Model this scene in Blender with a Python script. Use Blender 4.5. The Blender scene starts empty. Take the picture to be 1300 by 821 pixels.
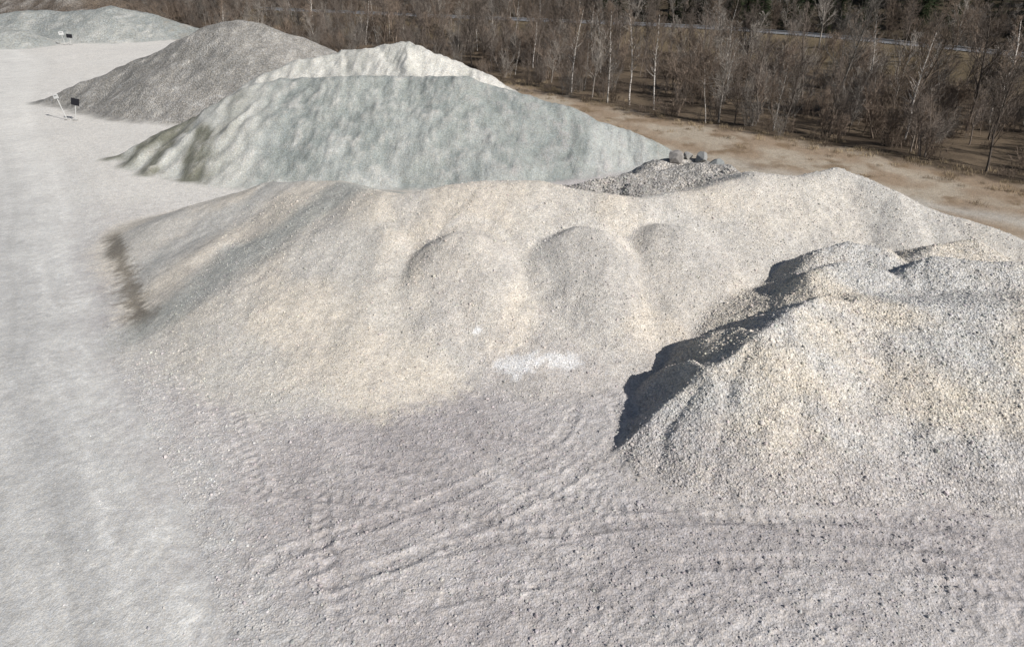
import bpy, math, random, time, bmesh
import numpy as np
from mathutils import Vector
T0=time.time()
rng=np.random.default_rng(7); random.seed(7)
sc=bpy.context.scene
COL=sc.collection
# ---------------------------------------------------------------- noise
def _h(ix,iy,s):
    n=(ix*374761393+iy*668265263+s*1442695041)&0xffffffff
    n=((n^(n>>13))*1274126177)&0xffffffff
    n=n^(n>>16)
    return n
GT=np.stack([np.cos(np.arange(256)*2*math.pi/256),np.sin(np.arange(256)*2*math.pi/256)],0)
def perlin(x,y,s=0):
    x=np.asarray(x,float);y=np.asarray(y,float)
    ix=np.floor(x);iy=np.floor(y);fx=x-ix;fy=y-iy
    ix=ix.astype(np.int64);iy=iy.astype(np.int64)
    u=fx*fx*fx*(fx*(fx*6-15)+10);v=fy*fy*fy*(fy*(fy*6-15)+10)
    def g(a,b,dx,dy):
        t=_h(ix+a,iy+b,s)&0xff
        return GT[0][t]*dx+GT[1][t]*dy
    n00=g(0,0,fx,fy);n10=g(1,0,fx-1,fy);n01=g(0,1,fx,fy-1);n11=g(1,1,fx-1,fy-1)
    a=n00+u*(n10-n00);b=n01+u*(n11-n01)
    return (a+v*(b-a))*1.4
def fbm(x,y,o=4,s=0):
    r=0;a=1.;t=0
    for i in range(o):
        r=r+a*perlin(x*2**i+i*17.3,y*2**i-i*9.1,s+i);t+=a;a*=.5
    return r/t*1.3
def sstep(a,b,x):
    t=np.clip((x-a)/(b-a),0,1);return t*t*(3-2*t)
def smax(a,b,k):
    h=np.clip(.5+.5*(a-b)/k,0,1);return b+(a-b)*h+k*h*(1-h)
def polydist(px,py,pts):
    best=np.full(px.shape,1e9);side=np.zeros(px.shape);along=np.zeros(px.shape);L=0
    for (ax,ay),(bx,by) in zip(pts[:-1],pts[1:]):
        dx,dy=bx-ax,by-ay;l2=dx*dx+dy*dy
        t=np.clip(((px-ax)*dx+(py-ay)*dy)/l2,0,1)
        d=np.hypot(px-ax-t*dx,py-ay-t*dy)
        cr=np.sign(dx*(py-ay)-dy*(px-ax))
        m=d<best
        best=np.where(m,d,best);side=np.where(m,cr,side);along=np.where(m,L+t*math.sqrt(l2),along)
        L+=math.sqrt(l2)
    return best*side,along
def smoothpath(pts,step):
    pts=[Vector(p) for p in pts];out=[]
    for i in range(len(pts)-1):
        p0=pts[max(i-1,0)];p1=pts[i];p2=pts[i+1];p3=pts[min(i+2,len(pts)-1)]
        n=max(int((p2-p1).length/step),1)
        for k in range(n):
            t=k/n;out.append(.5*((2*p1)+(p2-p0)*t+(2*p0-5*p1+4*p2-p3)*t*t+(-p0+3*p1-3*p2+p3)*t**3))
    out.append(pts[-1]);return out
# ---------------------------------------------------------------- layout (metres)
TREELINE=[(-260,330),(-180,262),(-85,186),(-38,146),(-7,121),(19,89),(38,72),(47,61),(60,46),(90,20),(140,-10)]
YARD=[(-260,310),(-85,174),(-40,136),(-10,104),(8,75),(20,64),(34,52),(42,44),(60,28),(100,0)]
ROADL=[(2,0),(-4.5,9),(-10.6,17),(-16,24.4),(-21.5,31.6),(-30.2,44.4),(-38.8,57.7),(-52.8,76.5),(-68,98),(-89,134),(-120,170)]
HWY=[(-70,212),(-10,186),(36,167),(62,149),(86,121),(108,88),(135,50)]
MOSS=[(-31.5,50.5),(-29.3,46.5),(-26,41.5),(-23.5,37.5),(-20.8,34.0)]
TRACKS=[[tuple(p) for p in smoothpath(t,1.2)] for t in (
  [(-9.5,28.5),(-4,26.3),(2,25.2),(6.5,21.8),(14,19.6),(26,18.5)],
  [(-11,22.5),(-3,21.2),(5,19.2),(14,17.6),(24,17.2)],
  [(-8,15),(-1,17.5),(8,18.6),(17,18.2),(26,16)],
  [(1,29.2),(4.0,27.3),(3.0,24),(-3,19.5),(-8,17)],
  [(-12.5,27),(-9.5,22),(-7,16),(-6,12)])]
P={}
P[1]=[([(4.0,23.3,-.2),(6.4,24.5,1.2),(9.2,26.1,2.8),(11.6,27.5,4.0),(13.2,28.6,4.55),(15.2,29.4,4.6),(17.4,29.6,4.35)],.9,.53,.12),
      ([(17.4,29.6,4.35),(21,29.0,4.5),(25,28.6,4.8),(30,27.5,5.0),(38,24,4.8),(46,21,3)],.3,.54,.7),
      ([(9.0,26.0,2.7),(8.6,27.2,2.4)],.9,.8,.1),([(11.4,27.4,3.9),(10.9,28.4,3.6)],.9,.8,.1),
      ([(16.0,32.2,4.65),(17.6,32.9,4.9),(19.6,32.6,4.75)],.8,.5,.2),
      ([(17.4,35.2,4.7),(19,35.6,4.95),(21,35.2,4.8)],.8,.5,.2),
      ([(21.2,32.8,4.75),(22.8,33.0,5.2),(25,32.2,5.2),(28,31.2,5.3),(34,29.5,5.2)],.8,.5,.25),
      ([(23.6,35.2,4.9),(26,35.3,5.1)],.7,.5,.3)]
P[2]=[([(-8.4,43.2,4.9),(-4.5,43.8,5.6),(-1.6,43.9,6.0),(3,43,5.8),(8.6,41.6,5.35),(12.6,43,5.7),(16,44.6,6.25)],.6,.41,.5),
      ([(16,44.6,6.25),(19,44.6,6.05),(22,45.2,6.35),(25,42.6,5.7),(27.1,40.3,5.0),(30.5,37.3,4.2),(36,33,3.4),(46,28,1.5)],.6,.40,.4),
      ([(-3.2,38.0,4.6),(-1.9,37.8,4.6)],.62,.53,.4),([(3.8,37.9,4.8),(5.4,37.5,4.75)],.62,.53,.35),
      ([(9.4,38.4,4.7),(10.4,38.0,4.65)],.6,.5,.5),([(-7.5,39.5,4.1),(-8,36,2.8),(-7.5,32,1.1)],.45,.45,.8),
      ([(.6,33.2,2.25),(1.6,32.7,2.0)],.6,.50,.4),([(-4.2,33.2,2.1),(-3.4,33.0,2.1)],.6,.50,.4)]
P[3]=[([(-27,49.6,.6),(-24,50.4,1.9),(-19,51,3.4),(-12.9,48.5,4.3),(-8.6,44,4.95)],.55,.30,.6),
      ([(-12.5,46.5,4.3),(-14,39,2.9),(-14,34,1.6),(-13.5,30.6,.3)],.36,.36,.9),
      ([(-18,50,3.1),(-19.5,43,1.9),(-20,39,.6)],.38,.38,.8)]
P[4]=[([(3.5,47.3,4.4),(7.4,47.8,4.9),(10.5,48.8,5.0),(13.4,49.3,5.4),(15.8,48.3,5.6)],.6,.55,.3),
      ([(11,51.5,5.1),(15,51.6,5.2)],.6,.5,.4),([(9,46.6,4.9),(9.6,46.2,4.8)],.6,.6,.3)]
P[5]=[([(-41.5,69.3,.2),(-34.5,71.6,3.4),(-29.5,72.3,5.9),(-27,73,6.9),(-24,73.4,7.5)],.62,.62,.12),
      ([(-24,73.4,7.5),(-17,72.8,7.7),(-11,73.4,7.65),(-5,73,7.6),(0,72.6,6.3),(6,72,4.9),(12,71,2.6),(18,70,.3)],.62,.60,.35),
      ([(-24,73.2,7.4),(-27.5,68,4.3),(-30.5,63.5,.8)],.75,.62,.1),([(-5,73,7.4),(-1.5,66.5,3.6),(0,62.5,1)],.6,.6,.4),
      ([(-29.5,72.2,5.6),(-33,67.5,2.6),(-35,65,.8)],.75,.6,.1),
      ([(-35,71.3,3.2),(-38,67.2,.9)],.7,.6,.15)]
P[6]=[([(-29,82.5,6.6),(-24.5,83.5,8.0),(-20.4,84,8.8),(-16,84.2,9.3),(-12.4,84,9.95),(-9,83,8.8),(-3,82,6.6),(3,80,3.5)],.65,.65,.12),
      ([(-12.4,84,9.95),(-11,79,7.4)],.65,.65,.1),([(-20.4,84,8.8),(-19,79,6.3)],.65,.65,.1)]
P[7]=[([(-66,98,.5),(-55,100,4.6),(-47,102,8.0),(-43,102.5,9.7),(-39,103,10.5),(-36,103.6,9.9),(-31,105,8)],.6,.6,.8)]
P[8]=[([(-150,168,2),(-128,172,4.6),(-113,174,6.2),(-104,173,5.8),(-95,174,7.0),(-86,176,5),(-76,179,1)],.6,.55,.6),
      ([(-118,158,2.8),(-108,160,3.2)],.6,.5,.6)]
P[9]=[([(-150,205,7),(-120,202,8.6),(-105,204,6.4)],.6,.6,1.0)]
NAMES={0:'ground',1:'gravel_pile',2:'gravel_pile',3:'gravel_pile',4:'gravel_pile',5:'sand_pile',6:'sand_pile',7:'gravel_pile',8:'gravel_pile',9:'dirt_pile',10:'gravel_road'}
def pile_h(x,y,k):
    out=None
    for pts,sl,sr,rd in P[k]:
        h=None
        for a,b in zip(pts[:-1],pts[1:]):
            dx,dy=b[0]-a[0],b[1]-a[1];l2=dx*dx+dy*dy
            t=np.clip(((x-a[0])*dx+(y-a[1])*dy)/l2,0,1)
            ex=x-a[0]-t*dx;ey=y-a[1]-t*dy
            d=np.sqrt(ex*ex+ey*ey+rd*rd)-rd
            cr=(dx*(y-a[1])-dy*(x-a[0]))/math.sqrt(l2)
            w=sstep(-1.0,1.0,cr/(.3+.5*d))
            s=sr+(sl-sr)*w
            hh=a[2]+t*(b[2]-a[2])-s*d
            h=hh if h is None else np.maximum(h,hh)
        out=h if out is None else smax(out,h,.25)
    return out
def bbox(k):
    a=np.array([p for seg in P[k] for p in seg[0]]);m=24 if k>6 else 17
    return a[:,0].min()-m,a[:,0].max()+m,a[:,1].min()-m,a[:,1].max()+m
def road_mask(x,y):
    wx=x+.6*perlin(x*.08,y*.08,31)
    return polydist(wx,y,ROADL)
def tracks(x,y):
    """crawler / wheel ruts pressed into the loose ground"""
    out=np.zeros(x.shape)
    m=(y<31)&(x>-15)&(x<30)
    mx,my=x[m],y[m];mx2=mx+.25*perlin(mx*.4,my*.4,52)
    o=np.zeros(mx.shape)
    for i,t in enumerate(TRACKS):
        d,al=polydist(mx2,my,t)
        for c0 in(-1.05,1.05):
            e=np.abs(d-c0)
            fade=sstep(-.3,.2,perlin(al*.16,al*0+i*3.3+c0,53))
            groove=-sstep(.32,.2,e)*(.6+.4*np.sin(al*13+d*2))
            rim=.55*np.exp(-((e-.42)/.11)**2)
            o+=(groove+rim)*fade
    out[m]=o;return out
def height(x,y,full=True):
    x=np.asarray(x,float);y=np.asarray(y,float)
    d,al=road_mask(x,y)
    ts,_=polydist(x,y,TREELINE)
    base=.18*fbm(x*.06,y*.06,3,21)
    onroad=sstep(-2.5,1.5,d)
    off=1-onroad
    rough=off*sstep(45,15,np.hypot(x-4,y-22))
    if full:
        r1=np.hypot(x-30,y-52);a1=np.arctan2(y-52,x-30)*30
        sweep=perlin(r1*1.15,a1*.10,41)+.5*perlin(r1*2.8,a1*.22,42)
        cl=fbm(x*.9+.3*y,y*1.3-.35*x,4,44)
        patch=sstep(-.3,.4,perlin(x*.22,y*.22,55))
        peb=np.maximum(perlin(x*3.4,y*3.8,46),0)+.6*np.maximum(perlin(x*5.3+3,y*5.7,47),0)
        base=base+rough*(.05*sweep+(.03+.035*patch)*cl+(.035+.035*patch)*peb)+off*.02*perlin(x*1.7,y*1.9,47)
        base=base+.05*tracks(x,y)*rough
        base=base+onroad*(.014*perlin(d*1.6,al*.05,49)+.012*perlin(x*2.2,y*2.2,50)+.02*np.maximum(perlin(x*4.4,y*4.6,54),0)*sstep(60,25,y))
        base=base+.05*np.exp(-((d+1.1)/.6)**2)*np.clip(.3+perlin(x*.5,y*.5,51),0,1)
    base=base+sstep(0,8,ts)*(.5*fbm(x*.07,y*.07,3,61)-.4)
    base=base+np.maximum(ts-85,0)*.16*sstep(85,140,ts)
    hd,_=polydist(x,y,HWY)
    rw=sstep(13,4.5,np.abs(hd))
    base=base*(1-rw)+3.2*rw
    own=np.zeros(x.shape,int)
    H=base
    for k in P:
        x0,x1,y0,y1=bbox(k)
        m=(x>x0)&(x<x1)&(y>y0)&(y<y1)
        if not m.any(): continue
        mx,my=x[m],y[m]
        wob=.26*perlin(mx*.28,my*.28,3)+.05*perlin(mx*.9,my*.9,4)
        q=.6 if k==1 else 1.
        q2=.15 if k in(2,3) else .34*q
        xx=mx+q*.7*perlin(mx*.17,my*.17,11)+q2*perlin(mx*.7,my*.7,12);yy=my+q*.6*perlin(mx*.17,my*.17,13)+q2*perlin(mx*.7,my*.7,14)
        ph=pile_h(xx,yy,k)
        ph=ph+wob*sstep(-.5,1.5,ph)*(.5 if k==1 else .65)
        if full:
            amp={1:.06,2:.03,3:.03,4:.12}.get(k,.06)
            ph=ph+amp*fbm(mx*1.6,my*1.6,3,70+k)+(.03 if k==1 else .018)*perlin(mx*4.5,my*4.5,80)
            if k in(5,6,8,9):
                ph=ph+.10*np.abs(perlin(mx*.9+2*perlin(mx*.1,my*.1,5),my*.3,90+k))+.14*fbm(mx*.8,my*.8,4,95+k)*sstep(2,6,ph)
        hb=H[m]
        own[m]=np.where(ph>hb,k,own[m])
        H=H.copy();H[m]=smax(ph,hb,.28)
    return H,own,d,al,ts,hd
# ---------------------------------------------------------------- grid
def axis(lo,hi,s0,g,end_lo,end_hi,smaxs=7):
    mid=list(np.arange(lo,hi,s0))
    r=[];p=mid[-1];s=s0
    while p<end_hi:
        s=min(s*g,smaxs);p+=s;r.append(p)
    l=[];p=lo;s=s0
    while p>end_lo:
        s=min(s*g,smaxs);p-=s;l.append(p)
    return np.array(l[::-1]+mid+r)
gx=axis(-16,27,.095,1.012,-420,420)
gy=axis(14,30,.08,1.009,-12,620)
GX,GY=np.meshgrid(gx,gy)
ny,nx=GX.shape
MK=np.abs(GX)<np.maximum(GY,0)*1.0+22
X=GX[MK];Y=GY[MK]
H,own,RD,RA,TS,HD=height(X,Y)
print('grid',nx,ny,len(X),'t',time.time()-T0)
# ---------------------------------------------------------------- base colours (linear albedo)
def c(*a): return np.array(a,float)
def mix(A,B,m): return A+(B-A)*m[...,None]
N1=fbm(X*.12,Y*.12,4,101);N2=fbm(X*.5,Y*.5,4,102);N3=fbm(X*2.2,Y*2.2,3,103)
Z=np.zeros(X.shape+(3,))
C=Z+c(.435,.404,.392)
C=mix(C,Z+c(.52,.49,.47),sstep(-.3,.4,N1))
C=mix(C,Z+c(.36,.335,.325),.5*sstep(0,.5,N2))
r1=np.hypot(X-30,Y-52);a1=np.arctan2(Y-52,X-30)*30
C=C*(1+.10*perlin(r1*1.15,a1*.10,41)*sstep(40,25,Y)-.06*np.clip(-tracks(X,Y),-1,1))[...,None]
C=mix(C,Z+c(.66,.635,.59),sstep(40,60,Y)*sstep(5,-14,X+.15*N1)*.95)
on=sstep(-4.0,3.0,RD+2.0*N2+1.0*N3)
rn=.6*perlin(RD*.75+.4*perlin(X*.1,Y*.1,7),RA*.02,110)+.45*N2+.2*N3
roadc=mix(Z+c(.46,.452,.435),Z+c(.55,.54,.515),sstep(-.5,.5,rn)+.8*np.exp(-((RD-1.6)/1.2)**2))
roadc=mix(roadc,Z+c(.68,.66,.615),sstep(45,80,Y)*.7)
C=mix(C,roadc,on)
for o,wd,sg in((1.0,.25,1),(2.9,.25,1),(4.3,.18,-1),(6.1,.2,-1),(8.3,.25,1),(10.2,.25,1),(-2.0,.2,-1),(-3.8,.2,-1),(12.5,.3,-1),(5.2,.2,1),(7.1,.2,-1)):
    st=np.exp(-((RD-o+.6*perlin(RA*.05,RA*0+o,115))/wd)**2)*sstep(-.3,.3,perlin(RA*.05,RA*0+o*3.1,116))
    C=C*(1+sg*.14*st*sstep(-.6,.2,N3))[...,None]
yd,_=polydist(X,Y,YARD)
dirt=mix(Z+c(.32,.245,.175),Z+c(.41,.35,.275),sstep(-.2,.4,fbm(X*.12+Y*.1,Y*.12-X*.1,3,120)))
dirt=mix(dirt,Z+c(.21,.15,.095),.8*sstep(.1,.5,fbm(X*.35,Y*.35,4,121)))
dirt=mix(dirt,Z+c(.48,.455,.41),.7*np.exp(-((yd-4.5+1.5*N1)/1.3)**2)*sstep(10,40,X))
C=mix(C,dirt,sstep(-1.5,1.5,yd+1.6*N1))
floor=mix(Z+c(.085,.065,.047),Z+c(.15,.115,.08),sstep(-.2,.3,fbm(X*.1,Y*.1,4,122)))
C=mix(C,floor,sstep(-2.2,1.2,TS+2.0*N2))
C=mix(C,Z+c(.19,.15,.095),sstep(13,7,np.abs(HD+4))*.8)
far=sstep(80,110,TS)*(np.abs(HD)>9);C=mix(C,Z+c(.08,.065,.045),far*.8)
def pile_col(k):
    if k==1:
        q=mix(Z+c(.635,.58,.495),Z+c(.56,.545,.515),sstep(-.25,.35,fbm(X*.16+.1*Y,Y*.2,3,131)))
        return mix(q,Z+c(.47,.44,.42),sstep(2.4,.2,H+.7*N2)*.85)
    if k==2:
        q=mix(Z+c(.655,.595,.51),Z+c(.59,.555,.50),sstep(-.25,.3,fbm(X*.14,Y*.12,3,132)))
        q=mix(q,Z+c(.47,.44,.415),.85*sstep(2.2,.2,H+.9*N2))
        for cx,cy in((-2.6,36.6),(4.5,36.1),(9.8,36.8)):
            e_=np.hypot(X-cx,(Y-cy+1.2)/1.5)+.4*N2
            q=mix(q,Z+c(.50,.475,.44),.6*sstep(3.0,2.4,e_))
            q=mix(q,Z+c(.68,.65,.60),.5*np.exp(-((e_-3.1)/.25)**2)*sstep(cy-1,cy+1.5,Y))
        q=mix(q,Z+c(.52,.505,.47),.4*sstep(.0,.5,fbm(X*.35,Y*.12,3,133)))
        return mix(q,Z+c(.56,.54,.50),.5*sstep(13,20,X+2*N1))
    if k==3:
        q=mix(Z+c(.60,.55,.475),Z+c(.53,.505,.46),sstep(-.2,.3,N1))
        s=(X+12)*.62-(Y-44)*.45+2.0*N1
        q=mix(q,Z+c(.37,.38,.355),.8*sstep(2.6,.6,np.abs(s+1.5)))
        return mix(q,Z+c(.43,.425,.40),.7*sstep(1.6,.3,np.abs(s+6.5)))
    if k==4: return mix(Z+c(.36,.345,.32),Z+c(.48,.45,.41),sstep(-.1,.4,N2))
    if k==5:
        q=mix(Z+c(.24,.262,.25),Z+c(.295,.315,.297),sstep(-.3,.3,fbm(X*.3,Y*.16,4,135)))
        q=mix(q,Z+c(.40,.415,.395),.85*sstep(-.1,.4,fbm(X*.22+4,Y*.08,4,136))*sstep(6.0,2.5,H))
        q=mix(q,Z+c(.50,.50,.46),.85*sstep(-23.5,-26,X+1.5*N2))
        mo=sstep(-26.5,-30.5,X+1.5*N2)*sstep(-.4,.1,fbm(X*.35,Y*.25,3,137))
        return mix(q,Z+c(.12,.12,.085),mo*.85)
    if k==6: return mix(Z+c(.56,.55,.505),Z+c(.42,.42,.385),sstep(-.05,.4,fbm(X*.3,Y*.1,4,138)))
    if k==7: return mix(Z+c(.24,.232,.215),Z+c(.305,.292,.27),sstep(-.3,.3,N1))
    if k==8: return mix(Z+c(.25,.265,.255),Z+c(.36,.37,.35),sstep(-.2,.4,fbm(X*.08,Y*.06,4,139)))
    return Z+c(.12,.098,.08)
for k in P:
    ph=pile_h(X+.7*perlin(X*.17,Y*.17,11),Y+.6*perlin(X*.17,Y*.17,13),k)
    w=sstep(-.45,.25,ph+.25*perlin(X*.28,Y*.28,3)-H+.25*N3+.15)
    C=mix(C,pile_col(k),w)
md,ma=polydist(X,Y,MOSS)
mm=sstep(1.1,.1,np.abs(md)/(.75+.02*ma)+.7*N2+.6*N3)*sstep(0,3.5,ma)*sstep(20,17,ma)
C=mix(C,Z+c(.16,.14,.11),mm*.8)
e=np.hypot((X-.9+.3*(Y-29.8))/2.1,(Y-29.8)/.62)+1.1*N2+.7*N3
C=mix(C,Z+c(.76,.75,.735),sstep(1.2,.5,e)*.85)
e2=np.hypot((X+1.9)/.25,(Y-31.6)/.2)+.3*N3
C=mix(C,Z+c(.74,.73,.71),sstep(1.2,.8,e2))
C=C*(1+.09*N3+.06*N2)[...,None]
C=np.clip(C,.02,.82)
print('colour',time.time()-T0)
own=np.where((own==0)&(RD>.3)&(TS<-4),10,own)
def full(a,fill=0):
    o=np.full((ny,nx)+a.shape[1:],fill,dtype=a.dtype);o[MK]=a;return o
H2=full(H);C2=full(C);O2=full(own,-1)
gyv,gxv=np.gradient(H2,gy,gx)
NN=np.stack([-gxv,-gyv,np.ones_like(H2)],-1);NN/=np.linalg.norm(NN,axis=-1,keepdims=True)
idx=np.cumsum(MK.ravel()).reshape(ny,nx)-1
ok=MK[:-1,:-1]&MK[:-1,1:]&MK[1:,1:]&MK[1:,:-1]
F=np.stack([idx[:-1,:-1],idx[:-1,1:],idx[1:,1:],idx[1:,:-1]],-1)[ok]
fo=O2[:-1,:-1][ok]
V=np.stack([X,Y,H],-1);Nf=NN[MK]
def mesh_from(name,V,F,colors=None,normals=None,smooth=True):
    me=bpy.data.meshes.new(name)
    n=F.shape[1]
    me.vertices.add(len(V));me.vertices.foreach_set('co',np.ascontiguousarray(V,dtype=np.float32).ravel())
    me.loops.add(F.size);me.loops.foreach_set('vertex_index',np.ascontiguousarray(F,dtype=np.int32).ravel())
    me.polygons.add(len(F));me.polygons.foreach_set('loop_start',np.arange(0,F.size,n,dtype=np.int32))
    me.update(calc_edges=True)
    me.polygons.foreach_set('use_smooth',np.full(len(F),smooth))
    if colors is not None:
        a=me.color_attributes.new('Col','FLOAT_COLOR','POINT')
        cc=np.ones((len(V),4),dtype=np.float32);cc[:,:3]=colors
        a.data.foreach_set('color',cc.ravel())
    if normals is not None:
        me.normals_split_custom_set_from_vertices(normals.astype(np.float32).tolist())
    return me
def add(name,me,parent=None,mat=None,loc=(0,0,0)):
    o=bpy.data.objects.new(name,me);COL.objects.link(o);o.location=loc
    if parent: o.parent=parent
    if mat and me and not me.materials: me.materials.append(mat)
    return o
# ---------------------------------------------------------------- materials
class NT:
    def __init__(s,name):
        s.m=bpy.data.materials.new(name);s.m.use_nodes=True;s.t=s.m.node_tree
        s.b=s.t.nodes['Principled BSDF'];s.b.inputs['Roughness'].default_value=.95
        s.b.inputs['Specular IOR Level'].default_value=.06
    def n(s,ty,**k):
        o=s.t.nodes.new(ty)
        for a,v in k.items(): setattr(o,a,v)
        return o
    def l(s,a,b): s.t.links.new(a,b)
    def val(s,sock,v):
        if hasattr(v,'links'): s.l(v,sock)
        else: sock.default_value=v
    def math(s,op,a,b=0.,cc=0.):
        o=s.n('ShaderNodeMath',operation=op);s.val(o.inputs[0],a);s.val(o.inputs[1],b)
        s.val(o.inputs[2],cc);return o.outputs[0]
def gravel(name,scale,bump,var,nmix=.6,cell=.75,gapk=1.4):
    m=NT(name)
    tc=m.n('ShaderNodeTexCoord').outputs['Object']
    at=m.n('ShaderNodeAttribute',attribute_name='Col').outputs['Color']
    no=m.n('ShaderNodeTexNoise');no.inputs['Scale'].default_value=scale*.75;no.inputs['Detail'].default_value=4;no.inputs['Roughness'].default_value=.65;m.l(tc,no.inputs['Vector'])
    wv=m.n('ShaderNodeVectorMath',operation='MULTIPLY_ADD');m.l(no.outputs['Color'],wv.inputs[0]);wv.inputs[1].default_value=(1.4/scale,)*3;m.l(tc,wv.inputs[2])
    v=m.n('ShaderNodeTexVoronoi');v.inputs['Scale'].default_value=scale;m.l(wv.outputs[0],v.inputs['Vector'])
    nb=m.n('ShaderNodeTexNoise');nb.inputs['Scale'].default_value=scale*.15;nb.inputs['Detail'].default_value=3;m.l(tc,nb.inputs['Vector'])
    sep=m.n('ShaderNodeSeparateColor');m.l(v.outputs['Color'],sep.inputs[0])
    f=m.math('MULTIPLY_ADD',sep.outputs[0],2*var,1-var)
    gap=m.n('ShaderNodeMapRange');m.l(v.outputs['Distance'],gap.inputs[0])
    gap.inputs[1].default_value=.4;gap.inputs[2].default_value=.9;gap.inputs[3].default_value=1.03;gap.inputs[4].default_value=1-var*gapk
    f=m.math('MULTIPLY',f,gap.outputs[0])
    f=m.math('MULTIPLY',f,m.math('MULTIPLY_ADD',no.outputs['Fac'],nmix*1.6,1-nmix*.75))
    f=m.math('MULTIPLY',f,m.math('MULTIPLY_ADD',nb.outputs['Fac'],.4,.8))
    mx=m.n('ShaderNodeVectorMath',operation='SCALE');m.l(at,mx.inputs[0]);m.l(f,mx.inputs['Scale'])
    tint=m.n('ShaderNodeMix',data_type='RGBA',blend_type='MULTIPLY');tint.inputs[0].default_value=1
    ramp=m.n('ShaderNodeValToRGB');m.l(sep.outputs[2],ramp.inputs[0])
    ramp.color_ramp.elements[0].color=(1.03,1.0,.95,1);ramp.color_ramp.elements[1].color=(.98,1.0,1.03,1)
    m.l(mx.outputs[0],tint.inputs[6]);m.l(ramp.outputs[0],tint.inputs[7])
    m.l(tint.outputs[2],m.b.inputs['Base Color'])
    h=m.math('MULTIPLY',v.outputs['Distance'],-cell/scale)
    h=m.math('MULTIPLY_ADD',no.outputs['Fac'],1.3/scale,h)
    b=m.n('ShaderNodeBump');b.inputs['Strength'].default_value=bump;b.inputs['Distance'].default_value=1.0
    m.l(h,b.inputs['Height']);m.l(b.outputs[0],m.b.inputs['Normal'])
    return m.m
MG={0:gravel('yard_ground',13,.6,.14,cell=.45,gapk=.8),10:gravel('compacted_road',17,.45,.09,cell=.3,gapk=.6),1:gravel('coarse_gravel',10,.7,.21),
    2:gravel('beige_gravel',15,.6,.19,cell=.6),3:gravel('mixed_gravel',15,.55,.17,cell=.5),4:gravel('grey_rubble',6,.8,.24),
    5:gravel('green_sand',9,.55,.12),6:gravel('pale_sand',8,.5,.12),7:gravel('grey_gravel',5,.8,.2),
    8:gravel('far_sand',3,.6,.12),9:gravel('brown_dirt',3,.8,.25)}
for k in (0,10,1,2,3,4,7,8,5,6,9):
    sel=F[fo==k]
    if len(sel)==0: continue
    u,inv=np.unique(sel,return_inverse=True)
    me=mesh_from(NAMES[k],V[u],inv.reshape(-1,4),C[u],Nf[u])
    add(NAMES[k],me,mat=MG[k])
print('terrain',time.time()-T0)
# ---------------------------------------------------------------- scattered stones (real geometry)
t=(1+5**.5)/2
ico=np.array([(-1,t,0),(1,t,0),(-1,-t,0),(1,-t,0),(0,-1,t),(0,1,t),(0,-1,-t),(0,1,-t),(t,0,-1),(t,0,1),(-t,0,-1),(-t,0,1)],float)
ico/=np.linalg.norm(ico[0])
icf=np.array([(0,11,5),(0,5,1),(0,1,7),(0,7,10),(0,10,11),(1,5,9),(5,11,4),(11,10,2),(10,7,6),(7,1,8),(3,9,4),(3,4,2),(3,2,6),(3,6,8),(3,8,9),(4,9,5),(2,4,11),(6,2,10),(8,6,7),(9,8,1)])
def hfast(x,y):
    ix=np.clip(np.searchsorted(gx,x)-1,0,nx-2);iy=np.clip(np.searchsorted(gy,y)-1,0,ny-2)
    fx=(x-gx[ix])/(gx[ix+1]-gx[ix]);fy=(y-gy[iy])/(gy[iy+1]-gy[iy])
    h=H2[iy,ix]*(1-fx)*(1-fy)+H2[iy,ix+1]*fx*(1-fy)+H2[iy+1,ix]*(1-fx)*fy+H2[iy+1,ix+1]*fx*fy
    return h,C2[iy,ix],O2[iy,ix]
def stones(name,x,y,size,mat,cvar=.2,lift=.15):
    n=len(x);h,cc,_=hfast(x,y)
    v=np.repeat(ico[None],n,0)*(1+rng.uniform(-.25,.25,(n,12,1)))
    v*=rng.uniform(.65,1.2,(n,1,3))*size[:,None,None]
    a=rng.uniform(0,6.28,n);ca,sa=np.cos(a)[:,None],np.sin(a)[:,None]
    vx=v[...,0]*ca-v[...,1]*sa;vy=v[...,0]*sa+v[...,1]*ca
    v=np.stack([vx+x[:,None],vy+y[:,None],v[...,2]*.8+(h+size*lift)[:,None]],-1).reshape(-1,3)
    f=(icf[None]+12*np.arange(n)[:,None,None]).reshape(-1,3)
    col=np.clip(cc*(1+rng.uniform(-cvar,cvar,(n,1)))*rng.uniform(.96,1.04,(n,3)),.02,.8)
    me=mesh_from(name,v,f,np.repeat(col,12,0),smooth=False)
    return add(name,me,mat=mat)
sm=NT('stone_surface');at=sm.n('ShaderNodeAttribute',attribute_name='Col')
sn=sm.n('ShaderNodeTexNoise');sn.inputs['Scale'].default_value=9;sn.inputs['Detail'].default_value=3
mm_=sm.n('ShaderNodeVectorMath',operation='SCALE');sm.l(at.outputs['Color'],mm_.inputs[0])
sm.l(sm.math('MULTIPLY_ADD',sn.outputs['Fac'],.6,.7),mm_.inputs['Scale']);sm.l(mm_.outputs[0],sm.b.inputs['Base Color'])
n=180000
sx=rng.uniform(-20,34,n);sy=rng.uniform(12,48,n)
hh,_,oo=hfast(sx,sy)
pr=np.select([oo==1,oo==4,oo==2,oo==3,oo==0],[.62,.45,.32,.25,.36],0.05)*(np.abs(sx)<sy*.8+3)
k_=rng.random(n)<pr
sx,sy,oo=sx[k_],sy[k_],oo[k_]
sz=rng.gamma(3,.0095,len(sx))+.013;sz*=np.select([oo==1,oo==4,oo==10],[.85,1.4,.6],.75);sz=np.minimum(sz,.12)
stones('scattered_stones',sx,sy,sz,sm.m)
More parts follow.
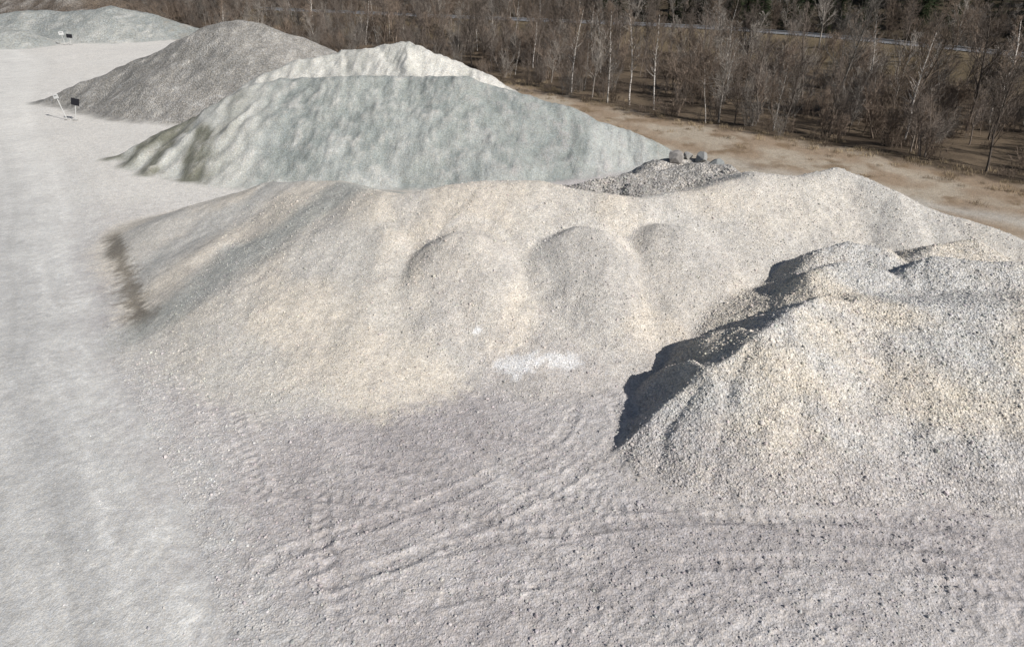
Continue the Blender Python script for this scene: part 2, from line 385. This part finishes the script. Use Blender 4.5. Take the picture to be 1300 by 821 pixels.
def boulder(x,y,s,seed,tint):
    r=np.random.default_rng(seed)
    bm=bmesh.new();bmesh.ops.create_icosphere(bm,subdivisions=4,radius=1)
    sc3=(r.uniform(.8,1.2),r.uniform(.7,1.),r.uniform(.7,.95))
    planes=[(Vector(r.normal(size=3)).normalized(),r.uniform(.55,.8)) for _ in range(11)]
    for v in bm.verts:
        p=v.co.copy()
        for nrm,dd in planes:
            q=p.dot(nrm)
            if q>dd: p-=nrm*(q-dd)*.95
        nz=float(perlin(np.array([p.x*2.5+seed]),np.array([p.y*2.5+p.z*2]),5)[0])*.06
        p*=1+nz
        v.co=Vector((p.x*sc3[0],p.y*sc3[1],p.z*sc3[2]))*s
    me=bpy.data.meshes.new('boulder');bm.to_mesh(me);bm.free()
    a=me.color_attributes.new('Col','FLOAT_COLOR','POINT')
    for d in a.data: d.color=(*tint,1)
    h=float(hfast(np.array([x]),np.array([y]))[0][0])
    o=add('boulder',me,mat=sm.m,loc=(x,y,h+s*.35));o.rotation_euler=(0,0,r.uniform(0,6))
for b in [(12.6,51.4,.75,3,(.28,.26,.24)),(14.6,51.4,.6,5,(.27,.27,.26)),(15.7,50.9,.7,8,(.23,.24,.235)),(13.7,52.0,.45,9,(.30,.29,.27))]: boulder(*b)
# ---------------------------------------------------------------- tubes
def tubes(segs,ns):
    S=np.array(segs,float);A=S[:,0:3];ra=S[:,3];B=S[:,4:7];rb=S[:,7]
    D=B-A;D/=np.maximum(np.linalg.norm(D,axis=1,keepdims=True),1e-6)
    up=np.where(np.abs(D[:,2:3])>.9,np.array([[1.,0,0]]),np.array([[0,0,1.]]))
    U=np.cross(D,up);U/=np.linalg.norm(U,axis=1,keepdims=True);W=np.cross(D,U)
    an=np.arange(ns)*2*math.pi/ns
    ring=lambda Pp,r:Pp[:,None,:]+r[:,None,None]*(np.cos(an)[None,:,None]*U[:,None,:]+np.sin(an)[None,:,None]*W[:,None,:])
    v=np.concatenate([ring(A,ra),ring(B,rb)],1).reshape(-1,3)
    i=np.arange(ns);q=np.stack([i,(i+1)%ns,(i+1)%ns+ns,i+ns],-1)
    f=(q[None]+2*ns*np.arange(len(S))[:,None,None]).reshape(-1,4)
    return v,f
def grow(segs,p,d,L,r,n,r_,curl,up):
    pts=[(p,r)]
    for i in range(n):
        d=(d+Vector(r_.normal(0,curl,3))+Vector((0,0,up))).normalized()
        q=p+d*(L/n);rr=r*(1-.75*(i+1)/n)
        segs.append((*p,r*(1-.75*i/n),*q,rr));pts.append((q,rr));p=q
    return pts,d
def rdir(tilt,az):
    return Vector((math.sin(tilt)*math.cos(az),math.sin(tilt)*math.sin(az),math.cos(tilt)))
def bare_tree(seed,h,nb=26,lean=0.,multi=1,spread=.36,low=.22,tw=.014,dens=1.,mats=None,bigr=.03,trk=1.):
    r_=np.random.default_rng(seed);segs=[]
    for s in range(multi):
        az0=r_.uniform(0,6.28)
        d=rdir((lean if multi==1 else r_.uniform(.05,.4)),az0 if multi>1 else lean*3)
        hh=h*(1 if s==0 else r_.uniform(.6,1))
        R=(hh*.0105+.02)*trk
        st=Vector((0,0,-.3)) if multi==1 else Vector((r_.uniform(-.3,.3),r_.uniform(-.3,.3),-.3))
        pts,_=grow(segs,st,d,hh,R,9,r_,.05,.015)
        for b in range(int(nb/multi**.6)):
            f=low+(1-low)*(b+r_.random())/(nb/multi**.6);f=min(f,.985)
            i=f*9;i0=int(i);a,bb=pts[i0],pts[min(i0+1,9)]
            p=a[0].lerp(bb[0],i-i0);rad=(a[1]+(bb[1]-a[1])*(i-i0))
            L=hh*spread*(1.05-f)**.75*r_.uniform(.6,1.25)+.3
            p2,_=grow(segs,p,rdir(r_.uniform(.45,1.0),r_.uniform(0,6.28)),L,min(max(rad*.5,tw*1.3),bigr*1.6),3,r_,.13,.12)
            for k in range(int(6*dens)):
                g=r_.uniform(.2,1)*3;g0=min(int(g),2);pp=p2[g0][0].lerp(p2[g0+1][0],g-g0)
                dd=(p2[g0+1][0]-p2[g0][0]).normalized()
                dd=(dd+Vector(r_.normal(0,.5,3))+Vector((0,0,.3))).normalized()
                L2=L*r_.uniform(.25,.5)+.15
                p3,_=grow(segs,pp,dd,L2,tw*1.2,1,r_,.1,.06)
                for m in range(int(3*dens)):
                    pp3=p3[0][0].lerp(p3[1][0],r_.uniform(.2,1));d3=(dd+Vector(r_.normal(0,.5,3))+Vector((0,0,.2))).normalized()
                    L3=L2*r_.uniform(.4,.9)+.1
                    segs.append((*pp3,tw*.85,*(pp3+d3*L3),tw*.5))
    big=[s for s in segs if s[3]>bigr];sm_=[s for s in segs if s[3]<=bigr]
    v1,f1=tubes(big,6);v2,f2=tubes(sm_,3)
    me=mesh_from('bare_tree_mesh',np.vstack([v1,v2]),np.vstack([f1,f2+len(v1)]))
    for m in mats: me.materials.append(m)
    if len(mats)>1: me.polygons.foreach_set('material_index',np.r_[np.zeros(len(f1),np.int32),np.ones(len(f2),np.int32)])
    return me
def shrub(seed,h,stems=12,tw=.011,mat=None):
    r_=np.random.default_rng(seed);segs=[]
    for s in range(stems):
        p=Vector((r_.normal(0,.5),r_.normal(0,.5),-.1));L=h*r_.uniform(.6,1.1)
        pts,_=grow(segs,p,rdir(r_.uniform(.05,.65),r_.uniform(0,6.28)),L,tw*1.6,3,r_,.1,.05)
        for k in range(9):
            g=r_.uniform(.1,1)*3;g0=min(int(g),2);pp=pts[g0][0].lerp(pts[g0+1][0],g-g0)
            dd=((pts[g0+1][0]-pts[g0][0]).normalized()+Vector(r_.normal(0,.45,3))+Vector((0,0,.2))).normalized()
            p3,_=grow(segs,pp,dd,L*r_.uniform(.2,.45),tw,1,r_,.15,.05)
            for m in range(3):
                q=p3[0][0].lerp(p3[1][0],r_.random());d3=(dd+Vector(r_.normal(0,.5,3))).normalized()
                segs.append((*q,tw*.8,*(q+d3*L*r_.uniform(.1,.25)),tw*.4))
    v,f=tubes(segs,3);me=mesh_from('shrub_mesh',v,f);me.materials.append(mat);return me
def barkmat(name,a,b,scale=6,birch=False):
    m=NT(name);tc=m.n('ShaderNodeTexCoord').outputs['Object']
    oi=m.n('ShaderNodeObjectInfo').outputs['Random']
    no=m.n('ShaderNodeTexNoise');no.inputs['Scale'].default_value=scale;no.inputs['Detail'].default_value=2
    mp=m.n('ShaderNodeMapping');mp.inputs['Scale'].default_value=(1,1,2.2 if birch else .35);m.l(tc,mp.inputs[0]);m.l(mp.outputs[0],no.inputs['Vector'])
    r=m.n('ShaderNodeValToRGB');m.l(no.outputs['Fac'],r.inputs[0])
    r.color_ramp.elements[0].position=.40 if birch else .3;r.color_ramp.elements[1].position=.52 if birch else .7
    r.color_ramp.elements[0].color=(*a,1);r.color_ramp.elements[1].color=(*b,1)
    s=m.n('ShaderNodeVectorMath',operation='SCALE');m.l(r.outputs[0],s.inputs[0]);m.l(m.math('MULTIPLY_ADD',oi,.8,.6),s.inputs['Scale'])
    m.l(s.outputs[0],m.b.inputs['Base Color']);return m.m
B_brown=barkmat('bark_brown',(.105,.086,.073),(.215,.18,.15))
B_warm=barkmat('twigs_warm',(.14,.107,.082),(.265,.21,.165))
B_grey=barkmat('bark_grey',(.16,.143,.125),(.35,.315,.275))
B_birch=barkmat('bark_birch',(.10,.085,.07),(.60,.56,.51),5,True)
B_dark=barkmat('bark_dark',(.05,.038,.03),(.10,.08,.06))
TV=[bare_tree(100+i,hh,nb=24,multi=mu,tw=.02,mats=[mt]) for i,(hh,mu,mt) in enumerate([(9,1,B_brown),(11,1,B_grey),(7.5,2,B_warm),(8.5,3,B_brown),(10,2,B_warm),(12,1,B_brown),(6,3,B_warm)])]
SV=[shrub(200+i,hh,tw=.016,mat=mt) for i,(hh,mt) in enumerate([(2.4,B_warm),(3.2,B_brown),(1.6,B_warm),(4.0,B_grey)])]
BV=[bare_tree(300+i,hh,nb=26,spread=.2,low=.35,tw=.013,lean=l,mats=[B_birch,B_warm],bigr=.024,trk=.85) for i,(hh,l) in enumerate([(12,.03),(10,.06),(13,.02)])]
def empty(name,loc=(0,0,0)):
    o=bpy.data.objects.new(name,None);COL.objects.link(o);o.location=loc;o.empty_display_size=1;return o
def spruce(seed,h,mat):
    r_=np.random.default_rng(seed);segs=[(0,0,-.3,h*.014,0,0,h,.02)]
    v1,f1=tubes(segs,6);n0=len(v1)
    V_=[];F_=[]
    z=h*.12
    while z<h*.98:
        f=z/h;R=h*.2*(1-f)**.85+.15
        for a in range(9):
            az=r_.uniform(0,6.28);L=R*r_.uniform(.7,1.15)
            dirv=np.array([math.cos(az),math.sin(az),0]);side=np.array([-math.sin(az),math.cos(az),0])
            for k in range(6):
                g=(k+.5)/6;cpt=dirv*L*g+np.array([0,0,z-.35*L*g*g+.08*r_.normal()])
                for sgn in(-1,1):
                    w=L*.22*(1.1-g)+.12;tip=cpt+side*sgn*w+dirv*w*.7+np.array([0,0,-.15*w+r_.normal()*.05])
                    b0=cpt-dirv*.13;b1=cpt+dirv*.13
                    i=len(V_);V_+= [b0,b1,tip+dirv*.06,tip-dirv*.06];F_.append((i,i+1,i+2,i+3))
        z+=h*.03+.1
    me=mesh_from('spruce_mesh',np.vstack([v1,np.array(V_)]),np.vstack([f1,np.array(F_)+n0]),smooth=False);me.materials.append(mat);return me
B_spr=barkmat('spruce_needles',(.018,.028,.014),(.05,.062,.03),3)
SP=[spruce(400+i,hh,B_spr) for i,hh in enumerate([15,18])]
print('tree meshes',time.time()-T0)
forest=empty('bare_forest');under=empty('undergrowth');conif=empty('spruce_forest')
def place(par,nm,meshes,x,y,smin,smax_):
    z=height(x,y,False)[0] if len(x) else []
    for i in range(len(x)):
        me=meshes[int(rng.integers(len(meshes)))]
        o=bpy.data.objects.new(nm,me);COL.objects.link(o);o.parent=par
        s=rng.uniform(smin,smax_)
        o.location=(x[i],y[i],z[i]);o.scale=(s*rng.uniform(.9,1.15),s*rng.uniform(.9,1.15),s)
        o.rotation_euler=(rng.normal(0,.05),rng.normal(0,.05),rng.uniform(0,6.28))
def sample(n,lo,hi,fn=None,verge=.6):
    x=rng.uniform(-200,200,n*7);y=rng.uniform(30,330,n*7)
    ts,_=polydist(x,y,TREELINE);hd,_=polydist(x,y,HWY)
    m=(ts>lo)&(ts<hi)&(np.abs(x)<y*.85+12)&(np.abs(hd)>6)
    m&=~((hd<0)&(hd>-16)&(x>22)&(rng.random(x.shape)<verge))
    if fn is not None: m&=fn(x,y,ts,hd)
    x,y=x[m],y[m];return x[:n],y[:n]
cl=lambda th:(lambda x,y,ts,hd: perlin(x*.09,y*.09,77)+rng.uniform(-.5,.5,x.shape)>th)
x,y=sample(580,1.5,25,cl(-.3));place(forest,'tree',TV,x,y,.5,.95)
x,y=sample(580,15,70,cl(-.35));place(forest,'tree',TV,x,y,.65,1.2)
x,y=sample(500,70,170,cl(-.4));place(forest,'tree',TV,x,y,.8,1.2)
x,y=sample(70,2,50);place(forest,'birch',BV,x,y,.6,1.05)
x,y=sample(1150,-.5,42,cl(-.5));place(under,'shrub',SV,x,y,.6,1.35)
x,y=sample(380,40,120);place(under,'shrub',SV,x,y,.8,1.5)
x,y=sample(160,-.8,3.5);place(under,'shrub',[SV[2],SV[0]],x,y,.35,.8)
x,y=sample(220,50,230,lambda x,y,ts,hd:(hd>9)&(hd<70)&(x>20));place(conif,'spruce',SP,x,y,.7,1.15)
def lm(name,me,x,y,s,rz=0,tilt=(0,0)):
    z=float(height(np.array([x]),np.array([y]),False)[0][0])
    o=add(name,me,loc=(x,y,z));o.scale=(s,s,s);o.rotation_euler=(tilt[0],tilt[1],rz)
for x_,y_,s_,k in [(13.5,98,1.05,0),(24.2,85.5,.72,1),(16.5,97,.95,2),(31.5,82,.85,1),(9,106,1.0,0),(27,90,.9,2)]:
    lm('birch_tree',BV[k],x_,y_,s_,x_)
big=bare_tree(500,13,nb=20,spread=.42,low=.3,tw=.02,dens=1.2,mats=[B_grey])
drk=bare_tree(501,11,nb=18,spread=.5,low=.3,tw=.022,mats=[B_dark],trk=1.5)
lm('bare_tree',drk,45.5,80,1.15,.5,(0,.3));lm('bare_tree',big,42,90,1.1,1.);lm('bare_tree',big,57,66,.8,2.)
def tuft(seed,mat):
    r_=np.random.default_rng(seed);V_=[];F_=[]
    for i in range(50):
        a=r_.uniform(0,6.28);p=np.array([r_.normal(0,.3),r_.normal(0,.3),-.03]);L=r_.uniform(.15,.4)
        d=np.array([math.cos(a)*.6,math.sin(a)*.6,1.])*L;s=np.array([-math.sin(a),math.cos(a),0])*.015
        j=len(V_);V_+=[p-s,p+s,p+d+s*.3,p+d-s*.3];F_.append((j,j+1,j+2,j+3))
    me=mesh_from('grass_mesh',np.array(V_),np.array(F_),smooth=False);me.materials.append(mat);return me
G=barkmat('dry_grass_blades',(.24,.18,.11),(.40,.32,.21),2)
GV=[tuft(600+i,G) for i in range(3)]
gr=empty('dry_grass')
x=rng.uniform(-60,70,9000);y=rng.uniform(35,160,9000);ts,_=polydist(x,y,TREELINE)
m=(ts>-9)&(ts<6)&(rng.random(9000)<np.exp(-np.abs(ts-0)/3.0))&(np.abs(x)<y*.8+5);place(gr,'tuft',GV,x[m][:900],y[m][:900],.5,1.3)
# ---------------------------------------------------------------- highway + guardrail
hp=smoothpath(HWY,2.0)
def strip(name,path,o0,o1,z):
    V_=[];F_=[]
    for i,p in enumerate(path):
        d=(path[min(i+1,len(path)-1)]-path[max(i-1,0)]).normalized();nn=Vector((-d.y,d.x))
        for o in(o0,o1):
            q=p+nn*o;V_.append((q.x,q.y,z))
        if i: j=2*i;F_.append((j-2,j-1,j+1,j))
    return mesh_from(name,np.array(V_),np.array(F_))
am=NT('asphalt');no=am.n('ShaderNodeTexNoise');no.inputs['Scale'].default_value=1.5;no.inputs['Detail'].default_value=6
r=am.n('ShaderNodeValToRGB');am.l(no.outputs['Fac'],r.inputs[0]);r.color_ramp.elements[0].color=(.14,.14,.145,1);r.color_ramp.elements[1].color=(.22,.22,.225,1);am.l(r.outputs[0],am.b.inputs['Base Color'])
wm=NT('road_paint');wm.b.inputs['Base Color'].default_value=(.7,.7,.68,1)
ZR=3.35
road=add('asphalt_road',strip('asphalt_road',hp,-3.2,3.2,ZR),mat=am.m)
for nm,a,b in(('edge_line_l',-2.95,-2.8),('edge_line_r',2.8,2.95)):
    add(nm,strip(nm,hp,a,b,ZR+.005),parent=road,mat=wm.m)
gm=NT('galvanised_steel');gm.b.inputs['Base Color'].default_value=(.5,.51,.52,1);gm.b.inputs['Metallic'].default_value=.3;gm.b.inputs['Roughness'].default_value=.55
rail=empty('guardrail')
V_=[];F_=[];posts=[];prof=[(0,.45),(.05,.52),(0,.6),(.05,.68),(0,.76)]
for i,p in enumerate(hp):
    d=(hp[min(i+1,len(hp)-1)]-hp[max(i-1,0)]).normalized();nn=Vector((-d.y,d.x));q=p-nn*3.8
    for a,z in prof: V_.append((q.x-nn.x*a,q.y-nn.y*a,ZR+z))
    if i:
        for k in range(4): j=5*i+k;F_.append((j-5,j-4,j+1,j))
    posts.append((q.x+nn.x*.06,q.y+nn.y*.06,ZR-.5,.06,q.x+nn.x*.06,q.y+nn.y*.06,ZR+.7,.06))
add('rail_beam',mesh_from('rail_beam',np.array(V_),np.array(F_)),parent=rail,mat=gm.m)
v,f=tubes(posts,4);add('rail_posts',mesh_from('rail_posts',v,f,smooth=False),parent=rail,mat=gm.m)
# ---------------------------------------------------------------- signs
def flat(name,col,rough=.6):
    m=NT(name);no=m.n('ShaderNodeTexNoise');no.inputs['Scale'].default_value=4;no.inputs['Detail'].default_value=5
    r=m.n('ShaderNodeValToRGB');m.l(no.outputs['Fac'],r.inputs[0])
    r.color_ramp.elements[0].color=(*[q*.8 for q in col],1);r.color_ramp.elements[1].color=(*col,1);m.l(r.outputs[0],m.b.inputs['Base Color']);m.b.inputs['Roughness'].default_value=rough;return m.m
M_w=flat('sign_white',(.78,.78,.76));M_k=flat('sign_black',(.025,.025,.03));M_p=flat('post_paint',(.6,.6,.58));M_c=flat('concrete',(.4,.39,.37))
def boxme(name,sx,sy,sz,bev=.01):
    bm=bmesh.new();bmesh.ops.create_cube(bm,size=1);bmesh.ops.scale(bm,vec=(sx,sy,sz),verts=bm.verts)
    bmesh.ops.bevel(bm,geom=bm.edges[:],offset=bev,segments=2,affect='EDGES')
    me=bpy.data.meshes.new(name);bm.to_mesh(me);bm.free();return me
def sign(x,y,h,w,ph,board,tilt,rz):
    z=float(height(np.array([x]),np.array([y]))[0][0])
    e=empty('stockpile_sign',(x,y,z));e.rotation_euler=(0,tilt,rz)
    v,f=tubes([(0,0,-.2,.05,0,0,h,.05)],10);add('post',mesh_from('post',v,f),parent=e,mat=M_p)
    add('board',boxme('board',w,.04,ph,.012),parent=e,mat=board,loc=(0,-.075,h-ph/2))
    if board is M_w: add('label',boxme('label',w*.6,.01,ph*.1,.003),parent=e,mat=M_k,loc=(0,-.102,h-ph*.35))
    for zz in(.12,ph-.12): add('clamp',boxme('clamp',.16,.06,.05,.008),parent=e,mat=M_p,loc=(0,-.03,h-zz))
    add('foot',boxme('foot',.5,.5,.22,.04),parent=e,mat=M_c,loc=(0,0,.05))
sign(-56.9,87.6,3.3,.75,.55,M_w,-.22,-.2)
sign(-55.6,87.2,2.9,.95,.9,M_k,.25,.1)
sign(-98.9,159,2.8,1.1,.7,M_w,-.08,0)
sign(-97.4,158.6,2.3,1.2,.8,M_k,.1,.1)
# ---------------------------------------------------------------- light
el=math.radians(35);az=math.atan2(.80,-.60)
S=Vector((math.sin(az)*math.cos(el),math.cos(az)*math.cos(el),math.sin(el)))
ld=bpy.data.lights.new('sun','SUN');ld.energy=5;ld.angle=math.radians(.5);ld.color=(1,.97,.94)
lo=bpy.data.objects.new('sun',ld);COL.objects.link(lo);lo.rotation_euler=S.to_track_quat('Z','Y').to_euler();lo.location=(60,-50,60)
w=bpy.data.worlds.new('World');sc.world=w;w.use_nodes=True;nt=w.node_tree
sk=nt.nodes.new('ShaderNodeTexSky');sk.sky_type='NISHITA';sk.sun_disc=False;sk.sun_elevation=el;sk.sun_rotation=az
bg=nt.nodes['Background'];nt.links.new(sk.outputs[0],bg.inputs[0]);bg.inputs[1].default_value=.055
sc.view_settings.view_transform='Standard';sc.view_settings.look='None';sc.view_settings.exposure=0
# ---------------------------------------------------------------- camera
cd=bpy.data.cameras.new('camera');cd.sensor_width=36;cd.lens=23.98;cd.shift_y=-.035;cd.clip_end=3000;cd.clip_start=.1
co=bpy.data.objects.new('camera',cd);COL.objects.link(co);co.location=(0,0,20);co.rotation_euler=(math.radians(63.3),0,0)
sc.camera=co
print('done',time.time()-T0)
